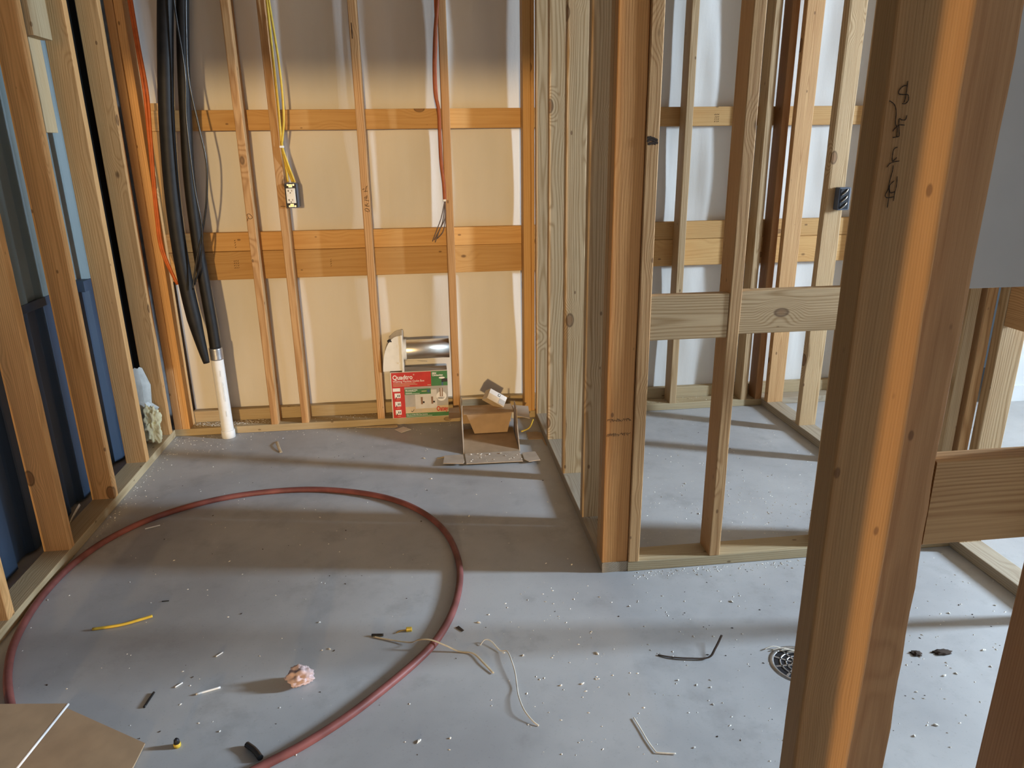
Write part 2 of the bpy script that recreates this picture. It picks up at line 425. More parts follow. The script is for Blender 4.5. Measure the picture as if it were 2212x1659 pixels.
# ------------------------------------------------------------------ left exterior wall: metal siding, studs, sill
wl = struct('wall_left', 'open stud wall over blue and teal metal siding')
def siding(name, y0, y1, z0, z1, x, mat):
    prof = []; y = y0
    def h(yy):
        k = (yy-2.88) % .41; k = min(k, .41-k)           # broad rib
        q = (yy-2.88-.205) % .41; q = min(q, .41-q)      # small rib between
        a = 0 if k > .062 else (.024 if k < .038 else .024*(.062-k)/.024)
        b = 0 if q > .02 else (.008 if q < .010 else .008*(.02-q)/.01)
        return -a-b
    N = int((y1-y0)/.0082); vs, fs = [], []
    for i in range(N+1):
        yy = y0+(y1-y0)*i/N
        vs += [(h(yy), yy-y0, 0), (h(yy), yy-y0, z1-z0)]
    for i in range(N): fs.append((2*i, 2*i+2, 2*i+3, 2*i+1))
    me = bpy.data.meshes.new(name); me.from_pydata(vs, [], fs); me.update()
    o = link(name, me, mat, wl); o.location = (x, y0, z0)
    md = o.modifiers.new('thickness', 'SOLIDIFY'); md.thickness = .0012; md.offset = 1
    return o
for a, b in ((-.2, .71), (.71, 1.62), (1.62, 2.53), (2.53, 3.44), (3.44, 3.86)):
    siding('metal_siding_sheet', a, b, .012, .872, -1.462, 'blue_metal')
    siding('metal_siding_sheet', a, b, .862, 2.56, -1.452, 'teal_metal')
    box('transition_trim', (-1.456, -1.447), (a, b), (.835, .868), 'blue_metal', wl, .002)
box('backing_sheet', (-1.60, -1.53), (-2.6, 3.9), (0, 2.56), 'flatblack', wl)
SX = (-1.401, -1.312)
board('sill_plate', SX, (.2, 3.643), (0, .038), 'Y', 'treated', wl, seed=1)
board('top_plate', SX, (.2, 3.643), (TOP, TOP+.038), 'Y', 'fir', wl)
lst = []
for i, (yy, mt) in enumerate(((1.65, 'fir_lit'), (2.055, 'fir_lit'), (2.467, 'fir_lit'), (2.872, 'fir_lit'), (3.238, 'fir_lit'), (3.575, 'fir_lit'))):
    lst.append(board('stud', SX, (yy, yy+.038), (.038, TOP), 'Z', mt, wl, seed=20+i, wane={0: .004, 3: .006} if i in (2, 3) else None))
box('blocking', (-1.45, -1.401), (3.17, 3.235), (.84, .885), 'blue_metal', wl, .002)
board('cripple', (-1.372, -1.334), (2.965, 3.052), (1.46, TOP), 'Z', 'treated', wl, seed=31)
board('cripple', (-1.333, -1.296), (2.925, 3.060), (1.775, TOP), 'Z', 'treated', wl, seed=32, wane={3: .012})

# ------------------------------------------------------------------ back exterior wall
wk = struct('wall_back', 'back stud wall with horizontal boards over white insulation facing')
def facing(name, x0, x1, z0, z1, y, seed):
    nx = int((x1-x0)/.022); nz = max(4, int((z1-z0)/.04)); vs, fs = [], []
    for j in range(nz+1):
        for i in range(nx+1):
            x = x0+(x1-x0)*i/nx; z = z0+(z1-z0)*j/nz; t = (z-z0)/(z1-z0)
            b = math.sin(math.pi*t)
            w = mnoise.noise(Vector((x*5.5+seed, z*.9, seed)))*.022+mnoise.noise(Vector((x*15+.8*z, z*1.8, seed+4)))*.010
            vs.append((x-x0, -b*.004-w*(.35+.65*b), z-z0))
    for j in range(nz):
        for i in range(nx):
            a = j*(nx+1)+i; fs.append((a, a+1, a+nx+2, a+nx+1))
    me = bpy.data.meshes.new(name); me.from_pydata(vs, [], fs); me.update()
    for p in me.polygons: p.use_smooth = True
    o = link(name, me, 'sheet', wk); o.location = (x0, y, z0)
    return o
GX = (-1.24, 3.2)
G1 = (1.478, 1.569); G2 = (.919, 1.009); G3 = (.780, .918)
for sd_, z0, z1 in ((1, .06, .80), (2, .98, 1.50), (3, 1.54, 2.3), (4, 2.28, 2.55)):
    facing('insulation_facing', GX[0], GX[1], z0, z1, 3.778, sd_*3.7)
box('backing_sheet', (-1.75, 3.3), (3.83, 3.9), (0, 2.56), 'cream', wk)
GY = (3.733, 3.771)
for (xa, xb) in ((GX[0], .56), (.56, GX[1])):
    board('girt', (xa, xb-.001), GY, G1, 'X', 'girt', wk, seed=40)
    board('girt', (xa, xb-.001), GY, G2, 'X', 'girt', wk, seed=41)
    board('girt', (xa, xb-.001), GY, G3, 'X', 'girt', wk, seed=42)
    board('girt', (xa, xb-.001), GY, (2.25, 2.34), 'X', 'girt', wk, seed=43)
board('skirt_board', (GX[0], 3.2), (3.736, 3.774), (-.03, .098), 'X', 'treated', wk, seed=44)
board('corner_post', (-1.245, -1.185), (3.745, 3.79), (.775, 1.60), 'Z', 'girt', wk, seed=45)
board('sill_plate', (-1.312, .548), (YB, YB+.089), (0, .038), 'X', 'treated', wk, seed=46)
board('sill_plate', (.637, 1.826), (YB, YB+.089), (0, .038), 'X', 'treated', wk, seed=47)
board('sill_plate', (1.915, 3.05), (YB, YB+.089), (0, .038), 'X', 'treated_top', wk, seed=48)
board('top_plate', (-1.312, 3.05), (YB, YB+.089), (TOP, TOP+.038), 'X', 'fir', wk, seed=49)
bst = {}
for nm, x0, mt in (('z1', -1.312, 'fir'), ('z2', -1.273, 'fir_lit'), ('A', -.832, 'fir'), ('B', -.678, 'fir'), ('C', -.288, 'fir'), ('D', .110, 'fir'), ('E', .492, 'girt'),
                   ('N1', 1.293, 'spruce'), ('N2', 1.700, 'spruce'), ('N3', 1.786, 'fir_red'), ('Q1', 2.35, 'spruce')):
    bst[nm] = board('stud', (x0, x0+.038), (YB, YB+.089), (.038, TOP), 'Z', mt, wk, seed=50+int(x0*100), r=.004, wane={3: .006} if nm in 'ABC' else None)
board('stud', (.5305, .5479), (YB+.004, YB+.089), (.038, TOP), 'Z', 'girt', wk, seed=63)

# ------------------------------------------------------------------ middle stud wall (runs away from the viewer)
wm = struct('wall_middle', 'pale stud wall ending in a reddish corner post')
MX = (.548, .637)
board('sill_plate', MX, (2.118, 3.73), (0, .038), 'Y', 'treated_top', wm, seed=70)
board('top_plate', MX, (2.118, 3.73), (TOP, TOP+.038), 'Y', 'fir', wm, seed=71)
for i, (yy, mt, wn) in enumerate(((3.594, 'spruce', None), (3.230, 'spruce', {3: .018}), (2.840, 'spruce', {2: .014, 3: .010}), (2.445, 'spruce', {3: .022}), (2.160, 'fir', None), (2.120, 'fir_orange', {3: .004}))):
    board('stud', MX, (yy, yy+.038), (.038, TOP), 'Z', mt, wm, seed=72+i, wane=wn)

# ------------------------------------------------------------------ cross wall
wc = struct('wall_cross', 'short stud wall with two wide blocks set between its studs')
CY = (2.113, 2.202)
board('sill_plate', (.6375, 1.826), CY, (0, .038), 'X', 'treated', wc, seed=80)
board('top_plate', (.6375, 1.826), CY, (TOP, TOP+.038), 'X', 'fir', wc, seed=81)
for i, (xx, mt) in enumerate(((.638, 'fir'), (.924, 'fir'), (1.331, 'spruce'), (1.728, 'spruce'), (1.788, 'fir'))):
    board('stud', (xx, xx+.038), CY, (.038, TOP), 'Z', mt, wc, seed=82+i)
board('block', (.677, .923), (2.116, 2.154), (.814, .954), 'X', 'spruce', wc, seed=88)
board('block', (.963, 1.330), (2.116, 2.154), (.823, .960), 'X', 'spruce', wc, seed=89)

# ------------------------------------------------------------------ right stud wall of the small room
wp = struct('wall_partition', 'stud wall beyond the cross wall, bright light behind it')
RX = (1.826, 1.915)
board('sill_plate', RX, (1.66, 3.732), (0, .038), 'Y', 'treated_top', wp, seed=90)
board('top_plate', RX, (1.0, 3.732), (TOP, TOP+.038), 'Y', 'fir', wp, seed=91)
for i, (yy, mt, wn) in enumerate(((3.58, 'fir', None), (3.225, 'spruce', {2: .03}), (2.84, 'spruce', None), (2.072, 'spruce', None), (1.66, 'fir', None))):
    board('stud', RX, (yy, yy+.038), (.038, TOP), 'Z', mt, wp, seed=92+i, wane=wn)
board('block', (1.829, 1.867), (1.70, 2.070), (.825, .963), 'Y', 'fir', wp, seed=99)

# ------------------------------------------------------------------ near wall on the right
wn_ = struct('wall_near', 'near doorway post of stacked studs with a block and drywall beside it')
P1 = board('stud', (.546, .646), (.86, .903), (0, TOP), 'Z', 'fir_dark', wn_, seed=100, wane={3: .009}, r=.004)
board('stud', (.575, .632), (.904, .942), (0, TOP), 'Z', 'fir_red', wn_, seed=101)
board('stud', (.634, .742), (.9035, .942), (0, TOP), 'Z', 'fir_red', wn_, seed=102, wane={3: .010, 2: .006}, r=.004)
board('stud', (.960, .998), (.86, .949), (0, TOP), 'Z', 'fir_red', wn_, seed=103)
board('block', (.7425, .9595), (.912, .950), (.795, .936), 'X', 'fir', wn_, seed=104)
box('drywall', (.655, 1.80), (.952, .965), (1.188, 2.44), 'white', wn_, .001)
board('top_plate', (.546, 1.83), (.86, .949), (TOP, TOP+.038), 'X', 'fir', wn_, seed=105)
# unseen stud and drywall added to cut the sun on the post to a strip
wh = struct('wall_sun_blocker', 'hall wall beside the viewer, outside the picture')
board('stud', (.512, .594), (.30, .389), (0, TOP), 'Z', 'fir', wh, seed=106)
box('drywall', (.631, 3.0), (.30, .389), (0, 2.5), 'white', wh)

# ------------------------------------------------------------------ writing on the lumber
HW = [[(.572,.859,1.458),(.572,.859,1.448),(.572,.859,1.439),(.571,.859,1.434)],
 [(.571,.859,1.453),(.567,.859,1.452),(.563,.859,1.448),(.563,.859,1.444),(.568,.859,1.443),(.574,.859,1.443),(.576,.859,1.44),(.576,.859,1.436),(.573,.859,1.433),(.569,.859,1.433)],
 [(.552,.859,1.436),(.555,.859,1.435),(.56,.859,1.431),(.563,.859,1.423),(.564,.859,1.411),(.567,.859,1.406),(.568,.859,1.396)],
 [(.577,.859,1.42),(.576,.859,1.415),(.571,.859,1.415),(.568,.859,1.416),(.569,.859,1.407),(.571,.859,1.398),(.57,.859,1.396),(.563,.859,1.395)],
 [(.576,.859,1.409),(.569,.859,1.409),(.564,.859,1.405),(.562,.859,1.402)],
 [(.571,.859,1.384),(.567,.859,1.382),(.566,.859,1.376),(.567,.859,1.368),(.572,.859,1.372)],
 [(.576,.859,1.368),(.569,.859,1.367),(.564,.859,1.365),(.561,.859,1.361)],
 [(.569,.859,1.363),(.569,.859,1.357),(.568,.859,1.35),(.567,.859,1.34),(.569,.859,1.328),(.569,.859,1.313)],
 [(.576,.859,1.35),(.577,.859,1.34),(.576,.859,1.33),(.576,.859,1.321)],
 [(.573,.859,1.345),(.569,.859,1.341),(.568,.859,1.338),(.57,.859,1.331),(.576,.859,1.332)],
 [(.567,.859,1.336),(.564,.859,1.328),(.567,.859,1.325),(.576,.859,1.326)]]
marks('handwriting', [[(x, .8592, z) for x, y, z in s] for s in HW], .0005, 'ink', P1)
DR = [[(-.257,1.222),(-.262,1.214),(-.267,1.197),(-.274,1.197)],[(-.28,1.204),(-.276,1.208),(-.271,1.207)],[(-.266,1.197),(-.257,1.197)],
 [(-.276,1.167),(-.27,1.165),(-.263,1.165),(-.261,1.179)],[(-.272,1.171),(-.27,1.169)],[(-.267,1.174),(-.267,1.168)],[(-.275,1.157),(-.267,1.156),(-.254,1.152)],
 [(-.272,1.138),(-.272,1.13),(-.263,1.129)],[(-.259,1.141),(-.265,1.134),(-.263,1.127),(-.253,1.128)],[(-.278,1.112),(-.269,1.117),(-.262,1.115),(-.257,1.11),(-.257,1.101)],[(-.277,1.108),(-.27,1.105),(-.261,1.101)]]
marks('handwriting', [[(x, 3.6422, z) for x, z in s] for s in DR], .0012, 'ink', bst['C'])
marks('handwriting', [[(x, 3.6422, z) for x, z in ((-.828,1.07),(-.822,1.087),(-.825,1.1),(-.816,1.104),(-.806,1.095),(-.803,1.086),(-.814,1.08),(-.822,1.087))]], .0011, 'ink', bst['A'])
marks('handwriting', [[(x, 3.6422, z) for x, z in ((-.668,1.135),(-.658,1.135),(-.646,1.134))]], .0011, 'ink', bst['B'])
marks('pencil_mark', [[(x, 3.6422, z) for x, z in ((-.276,1.925),(-.276,1.86))]], .0018, 'ink', bst['C'])
def stamp(parent, x, y, z, rows):
    st = []; rg = random.Random(int(x*1000))
    for r_ in range(rows):
        for k in range(4):
            zz = z+k*.011; xx = x+r_*.009
            st.append([(xx, y, zz), (xx+.003*rg.random(), y, zz+.004), (xx+.004, y, zz+.007)])
            if rg.random() > .4: st.append([(xx-.002, y, zz+.003), (xx+.004, y, zz+.003+.003*rg.random())])
    marks('grade_stamp', st, .0009, 'stamp', parent)
girts = [o for o in wk.children if o.name.startswith('girt')]
stamp(girts[2], -.935, 3.7322, .835, 3); stamp(girts[4], 1.475, 3.7322, 1.495, 3); stamp(girts[1], -.92, 3.7322, .935, 1); stamp(girts[2], -.47, 3.7322, .83, 1)

m6 = [o for o in wm.children if o.name.startswith('stud')][-1]
rg = random.Random(5)
for zc in (.555, .506):
    marks('grade_stamp', [[(.552+k*.0052, 2.1192, zc+rg.uniform(-.006, .002)), (.553+k*.0052, 2.1192, zc+rg.uniform(.0, .006)), (.556+k*.0052, 2.1192, zc+rg.uniform(-.005, .006))] for k in range(15)], .0010, 'stamp', m6)
c1 = [o for o in wc.children if o.name.startswith('stud')][0]
marks('knot_hole', [[(.640, 2.1122, 1.408), (.648, 2.1122, 1.411), (.660, 2.1122, 1.407), (.671, 2.1122, 1.402)], [(.640, 2.1122, 1.399), (.650, 2.1122, 1.404), (.662, 2.1122, 1.400), (.672, 2.1122, 1.394)], [(.643, 2.1122, 1.392), (.655, 2.1122, 1.395), (.666, 2.1122, 1.393)]], .0035, 'bark', c1)
# ------------------------------------------------------------------ pipes and cables
t = empty('drain_riser_pipe', (-1.039, 3.6, 0)); tag(t, 'white plastic pipe standing on the floor, taped silver at its top', 'pipe')
tube('pipe_body', [(0, 0, 0), (-.002, 0, .2), (-.004, 0, .469)], .0295, 'pvc', t, 24, 4)
lathe('coupling', [(.030, 0), (.0335, .001), (.0335, .036), (.032, .040), (.030, .041)], 'pvc', t, 28)
tube('foil_tape', [(-.0035, 0, .412), (-.0037, 0, .44), (-.004, 0, .4715)], .0312, 'foil', t, 24, 4)
for q in ([(-1.028, 3.5705, .33), (-1.028, 3.5705, .36)], [(-1.024, 3.571, .30), (-1.024, 3.571, .27), (-1.023, 3.571, .20)], [(-1.027, 3.571, .15), (-1.027, 3.571, .12)]):
    marks('pipe_print', [q], .0004, 'stamp', t)
o = tube('foam_pipe_sleeve', [(-1.00,3.57,2.42),(-1.019,3.57,2.101),(-1.035,3.57,1.996),(-1.068,3.57,1.782),(-1.1,3.57,1.539),(-1.124,3.57,1.244),(-1.131,3.57,.995),(-1.125,3.57,.779),(-1.107,3.568,.577),(-1.084,3.565,.405)], .033, 'black', None, 16, 8, rf=lambda t_: 1. if t_ < .86 else 1-.55*(t_-.86)/.14)
tag(o, 'thick black foam tube hanging free, ending in a point beside the white pipe', 'tube', 'black foam tubes')
o = tube('foam_pipe_sleeve', [(-.945,3.607,2.42),(-.964,3.607,2.105),(-.976,3.607,2.0),(-1.005,3.607,1.784),(-1.030,3.607,1.539),(-1.052,3.607,1.282),(-1.058,3.607,.991),(-1.052,3.605,.773),(-1.045,3.602,.592),(-1.043,3.60,.468)], .0265, 'black', None, 16, 8)
tag(o, 'black foam tube entering the taped top of the white pipe', 'tube', 'black foam tubes')
o = tube('black_cable', [(-.96,3.53,2.42),(-.981,3.53,2.093),(-.989,3.53,1.99),(-.989,3.53,1.902),(-.986,3.53,1.704),(-1.007,3.53,1.517),(-1.013,3.53,1.244),(-1.006,3.53,1.06),(-1.031,3.53,.913),(-1.076,3.532,.796)], .0042, 'blackcord', None, 8, 8)
tag(o, 'thin glossy black cable crossing in front of the foam tubes', 'cable')
o = tube('black_cable', [(-.92,3.545,2.42),(-.935,3.545,2.096),(-.96,3.545,1.886),(-.978,3.545,1.687),(-.962,3.545,1.479),(-.952,3.545,1.342),(-.972,3.545,1.182),(-1.01,3.545,1.038),(-1.052,3.54,.912),(-1.086,3.53,.772)], .0045, 'blackcord', None, 8, 8)
tag(o, 'thin black cable bowing out beside the foam tubes over the white sheet', 'cable')
o = tube('orange_cable', [(-1.186,3.612,2.42),(-1.186,3.612,2.107),(-1.186,3.612,2.002),(-1.184,3.612,1.823),(-1.179,3.612,1.636),(-1.194,3.612,1.443),(-1.207,3.612,1.284),(-1.217,3.612,1.12),(-1.218,3.612,.95),(-1.178,3.612,.785)], .0065, 'orange', None, 8, 8, flat=.6)
tag(o, 'orange flat cable hanging in front of the corner studs', 'cable', 'orange cables in the corner')
o = tube('orange_cable', [(-1.199,3.625,2.42),(-1.199,3.625,2.109),(-1.2,3.625,2.004),(-1.198,3.625,1.824),(-1.197,3.625,1.637),(-1.208,3.625,1.444),(-1.218,3.625,1.284),(-1.229,3.625,1.119),(-1.231,3.625,.949),(-1.186,3.626,.79)], .0065, 'orange', None, 8, 8, flat=.6)
tag(o, 'second orange flat cable, tucked behind the first in the corner', 'cable', 'orange cables in the corner')
for pts, lab in (([(-.62,3.622,2.42),(-.621,3.622,2.117),(-.62,3.622,2.009),(-.606,3.622,1.788),(-.603,3.622,1.635),(-.609,3.622,1.517),(-.624,3.624,1.437),(-.629,3.626,1.407),(-.617,3.63,1.346),(-.592,3.645,1.245)], 'yellow cable bowing farthest from the stud above the outlet'),
                 ([(-.63,3.636,2.42),(-.631,3.636,2.119),(-.631,3.636,2.011),(-.63,3.636,1.808),(-.629,3.636,1.597),(-.632,3.636,1.458),(-.633,3.636,1.407),(-.624,3.637,1.336),(-.602,3.648,1.245)], 'yellow cable close along the stud above the outlet'),
                 ([(-.634,3.66,2.42),(-.634,3.66,2.122),(-.633,3.66,2.014),(-.634,3.66,1.829),(-.634,3.66,1.598),(-.634,3.66,1.438),(-.633,3.66,1.407),(-.628,3.66,1.315),(-.625,3.66,1.245)], 'yellow cable hidden along the stud side, going straight into the outlet box')):
    tag(tube('yellow_cable', pts, .0052, 'yellow', None, 8, 8, flat=.6), lab, 'cable', 'yellow cables above the outlet')
o = box('cable_staple', (-.64, -.622), (3.615, 3.64), (1.398, 1.408), 'pvc', None, .002); tag(o, 'small white staple holding the yellow cables to the stud', 'staple')
t = empty('dryer_cable', (.107, 3.62, 1.14)); tag(t, 'rust red cable hanging along a stud, its bare wires fanned out below', 'cable')
lo = lambda pts: [(x-.107, y-3.62, z-1.14) for x, y, z in pts]
tube('cable_jacket', lo([(.113,3.62,2.42),(.113,3.62,2.125),(.11,3.62,2.015),(.094,3.62,1.884),(.084,3.62,1.75),(.083,3.62,1.632),(.096,3.62,1.552),(.096,3.62,1.45),(.097,3.62,1.326),(.106,3.62,1.219),(.107,3.62,1.144)]), .0085, 'redcord', t, 8, 8, flat=.7)
tube('cable_jacket', lo([(.101,3.632,2.42),(.101,3.632,2.127),(.1,3.632,2.017),(.098,3.632,1.866),(.089,3.632,1.731),(.090,3.632,1.613),(.098,3.632,1.532),(.099,3.632,1.409),(.102,3.632,1.262),(.105,3.632,1.143)]), .0055, 'orange', t, 8, 8)
for w in ([(.107,3.625,1.146),(.087,3.62,1.068),(.064,3.615,1.013),(.039,3.61,.956)], [(.108,3.625,1.146),(.095,3.622,1.056),(.073,3.615,1.002),(.052,3.612,.951)],
          [(.108,3.625,1.146),(.105,3.62,1.067),(.078,3.615,1.013),(.048,3.61,.962)], [(.109,3.625,1.146),(.108,3.63,1.067),(.093,3.62,1.001),(.062,3.615,.968)]):
    tube('bare_wire', lo(w), .0022, 'wire', t, 6, 5)
box('cable_clip', (-.008, .006), (-.008, .02), (.004, .014), 'pvc', t, .001)

# ------------------------------------------------------------------ outlet on the stud
t = empty('wall_outlet', (-.6105, 3.66, 1.184)); tag(t, 'ivory test-and-reset outlet in a blue-grey box nailed to a stud', 'outlet')
box('outlet_box', (-.029, .029), (-.03, .045), (-.056, .056), 'bluebox', t, .006)
box('box_mouth', (-.0255, .0255), (-.0325, -.029), (-.0515, .0515), 'dark', t, .002)
box('receptacle', (-.0215, .0195), (-.0400, -.031), (-.034, .034), 'device', t, .002)
for zc in (.022, -.020):
    s = empty('socket', (0, -.0402, zc)); s.parent = t
    box('slot', (-.011, -.0085), (-.0006, .0006), (-.004, .005), 'dark', s); box('slot', (-.0145, -.0105), (-.0006, .0006), (-.0005, .002), 'dark', s)
    box('slot', (.0045, .0065), (-.0006, .0006), (-.003, .005), 'dark', s); lathe('slot', [(.0026, -.0006), (.0026, .0006)], 'dark', s, 12, 'Y', (-.002, 0, -.0085))
for x0, x1 in ((-.014, -.003), (-.0018, .011)): box('test_button', (x0, x1), (-.0412, -.0398), (-.003, .006), 'device', t, .0004)
for zc in (.045, -.044):
    box('mounting_strap', (-.009, .009), (-.0375, -.0325), (zc-.008, zc+.008), 'zinc', t, .001)
    lathe('screw', [(.003, -.001), (.003, .001)], 'brass', t, 10, 'Y', (0, -.038, zc))
    for xx in (-.012, .014):
        lathe('box_ear', [(.0045, -.001), (.0045, .001)], 'zinc', t, 12, 'Y', (xx, -.0335, zc+.004*(1 if zc > 0 else -1)))
t = empty('switch_box', (1.895, 3.205, 1.148)); tag(t, 'dark electrical box fixed high on a pale stud beyond the cross wall', 'electrical box')
box('box_body', (-.028, .028), (-.019, .019), (-.05, .05), 'bluebox', t, .004); box('box_mouth', (-.022, .022), (-.021, -.018), (-.044, .044), 'dark', t, .002)
for zc in (.03, 0., -.03): tube('wire_loop', [(-.015, -.022, zc-.014), (0., -.027, zc), (.012, -.022, zc+.013)], .003, 'zinc', t, 6, 4)

# ------------------------------------------------------------------ dryer vent on the carton
t = empty('dryer_vent', (-.135, 3.688, .292)); tag(t, 'white dryer vent hood with a shiny metal pipe lying on the printed carton', 'vent')
lathe('metal_pipe', [(.0505, .012), (.0505, .236), (.0485, .236), (.0485, .012)], 'alum', t, 40, 'X', (0, -.002, .105), caps=False)
tube('pipe_seam', [(.012, -.037, .140), (.236, -.037, .140)], .0011, 'alum', t, 6, 1, raw=True)
lathe('collar', [(.0535, -.002), (.0535, .016), (.0515, .016), (.0515, -.002)], 'vent', t, 40, 'X', (0, -.002, .105), caps=False)
box('flange', (-.012, .0), (-.06, .075), (.0, .195), 'vent', t, .003)
# curved hood: quarter round, open below
bm = bmesh.new(); prof = []
for k in range(11):
    a = math.pi/2*k/10; prof.append((-.012-.095*math.sin(a)**.9, .192-.185*(1-math.cos(a))))
for yy in (-.055, .070):
    ring = [bm.verts.new((x, yy, z)) for x, z in prof]+[bm.verts.new((-.012, yy, .008))]
    bm.faces.new(ring if yy > 0 else ring[::-1])
bm.verts.ensure_lookup_table(); n_ = len(prof)+1
for i in range(n_-1): bm.faces.new((bm.verts[i], bm.verts[i+1], bm.verts[n_+i+1], bm.verts[n_+i]))
bmesh.ops.recalc_face_normals(bm, faces=bm.faces)
bm_obj('hood', bm, 'vent', t)
tube('damper_hook', [(-.05, -.045, .150), (-.062, -.05, .168), (-.074, -.052, .162)], .0075, 'dark', t, 8, 5)
for zz in (.05, .14): lathe('rivet', [(.004, -.002), (.003, .001)], 'vent', t, 10, 'Y', (-.022, -.0565, zz))
for y_ in (-.058, -.05): tube('loose_wire', [(.0, y_, .06), (.06, y_-.004, .058), (.12, y_, .052)], .0009, 'zinc', t, 5, 5)

# ------------------------------------------------------------------ printed carton
t = empty('outlet_box_carton', (-.0625, 3.68, .038)); tag(t, 'red and green printed washing machine outlet box carton standing between two studs', 'carton')
CW, CD, CH = .147, .043, .252
box('carton_body', (-CW, CW), (-CD, CD), (0, CH), 'carton', t, .001)
F = -CD
def pr(name, x0, x1, z0, z1, mat, d=.0006): return box(name, (x0, x1), (F-d, F+.0002), (z0, z1), mat, t)
box('top_flap', (-CW+.002, CW-.002), (-CD+.003, CD-.003), (CH, CH+.0015), 'cardgrey', t)
pr('red_panel', -.142, .062, .170, .250, 'cred'); pr('green_panel', .062, .147, .170, .250, 'cgreen')
pr('red_side_band', -.142, -.078, .002, .170, 'cred'); pr('photo_panel', -.078, .147, .060, .170, 'cgrey')
pr('tan_panel', -.078, .147, .024, .060, 'ctan'); pr('green_foot_band', -.078, .147, .002, .024, 'cgreen')
pr('green_label', -.078, .058, .128, .158, 'cgreen', .0010); pr('pictured_wall_box', -.025, .088, .048, .150, 'clight', .0009)
for xx in (.010, .064):
    pr('pictured_valve', xx-.006, xx+.004, .072, .112, 'cbronze', .0012); pr('pictured_valve', xx+.004, xx+.013, .078, .088, 'cblack', .0012)
lathe('round_callout', [(.026, -.0014), (.026, 0)], 'cwhite', t, 28, 'Y', (.112, F, .112)); pr('pictured_pipe', .104, .120, .110, .158, 'cbronze', .0018); pr('pictured_pipe', .110, .114, .112, .158, 'cwhite', .0021)
pr('pictured_pipe', .116, .147, .190, .208, 'cblack', .0010); pr('pictured_pipe', .116, .124, .170, .192, 'cblue', .0010)
bm = bmesh.new(); bmesh.ops.create_circle(bm, cap_ends=True, segments=20, radius=1)
for v in bm.verts: v.co = Vector((v.co.x*.016, 0, v.co.y*.0055))
o = bm_obj('pictured_disc', bm, 'cwhite', t); o.location = (.118, F-.0012, .213)
pr('pictured_emblem', .040, .052, .136, .152, 'cblue', .0014); pr('gold_line', .010, .036, .142, .146, 'ctan', .0014)
pr('badge', -.138, -.100, .148, .166, 'cwhite', .0010)
for z0 in (.112, .066, .020):
    pr('pictogram', -.130, -.100, z0, z0+.026, 'cwhite', .0010)
    pr('pictogram_figure', -.116, -.112, z0+.006, z0+.018, 'cblack', .0013); pr('pictogram_figure', -.108, -.104, z0+.006, z0+.018, 'cblack', .0013); pr('pictogram_figure', -.125, -.121, z0-.004, z0+.007, 'cblack', .0013)
    pr('small_print', -.122, -.104, z0-.010, z0-.008, 'ctan', .0010)
text('lettering', 'Quadtro', .034, (-.136, F-.0012, .213), 'cwhite', t, xs=.86, bold=.0007)
text('lettering', '®', .010, (-.030, F-.0012, .233), 'cwhite', t)
text('lettering', 'Washing Machine Outlet Box', .0165, (-.135, F-.0012, .197), 'cwhite', t, xs=.82)
for z0, x1 in ((.190, -.02), (.183, -.01), (.176, -.05)): pr('small_print', -.135, x1, z0, z0+.0022, 'ctan', .0010)
pr('small_print', .042, .060, .176, .179, 'ctan', .0010)
text('lettering', 'PEX', .013, (.068, F-.0012, .234), 'cwhite', t, bold=.0007); text('lettering', 'Connection', .013, (.068, F-.0012, .224), 'cwhite', t, bold=.0005, xs=.9)
text('lettering', 'PEX CONNECTION', .008, (-.074, F-.0014, .149), 'cwhite', t, xs=.9, bold=.0003)
for z0, x1 in ((.144, -.02), (.136, -.04), (.132, 0.0)): pr('small_print', -.074, x1, z0, z0+.0018, 'cwhite', .0013)
for z0, x1 in ((.112, .128), (.106, .124), (.100, .118)): pr('small_print', x1-.032, x1, z0, z0+.002, 'cgrey', .0023) if z0 < .105 else pr('small_print', .094, x1, z0-.008, z0-.006, 'cblack', .0023)
text('lettering', 'Oatey', .036, (.084, F-.0012, .031), 'cred', t, xs=.66, bold=.0011)
text('lettering', 'Easy to F1960 PEX Pipe Systems', .0095, (-.074, F-.0012, .0135), 'clight', t, xs=.88, bold=.0002)
pr('small_print', -.074, .06, .007, .009, 'clight', .0010)
marks('check_mark', [[(-.048, F-.001, .038), (-.043, F-.001, .032), (-.034, F-.001, .044)]], .0014, 'cblack', None).parent = t
for z0, x1 in ((.044, .0), (.039, .01), (.034, .006)): pr('small_print', -.028, x1, z0, z0+.0012, 'cgrey', .0010)

# ------------------------------------------------------------------ opened cardboard tray
t = empty('cardboard_tray', (.27, 3.3, 0)); tag(t, 'opened brown cardboard box with slotted flaps lying below the studs', 'cardboard box')
T = lambda pts: [(x-.27, y-3.3, z) for x, y, z in pts]
poly('base_panel', T([(.142, 3.19, .004), (.402, 3.19, .004), (.408, 3.50, .004), (.150, 3.50, .004)]), .003, 'card', t, (0, 0, 1))
poly('side_panel', T([(.140, 3.20, .001), (.140, 3.30, .12), (.146, 3.36, .19), (.150, 3.50, .185), (.150, 3.52, .002)]), .004, 'cardgrey', t, (-1, 0, 0))
poly('side_panel', T([(.404, 3.20, .001), (.404, 3.28, .10), (.410, 3.36, .165), (.416, 3.50, .150), (.416, 3.52, .002)]), .004, 'cardgrey', t, (1, 0, 0))
poly('front_flap', T([(.142, 3.185, .006), (.402, 3.185, .006), (.402, 3.055, .010), (.142, 3.062, .010)]), .003, 'cardgrey', t, (0, 0, 1))
poly('side_flap', T([(.045, 3.170, .010), (.132, 3.170, .010), (.134, 3.085, .012), (.128, 3.062, .013), (.036, 3.070, .016)]), .003, 'cardgrey', t, (0, 0, 1))
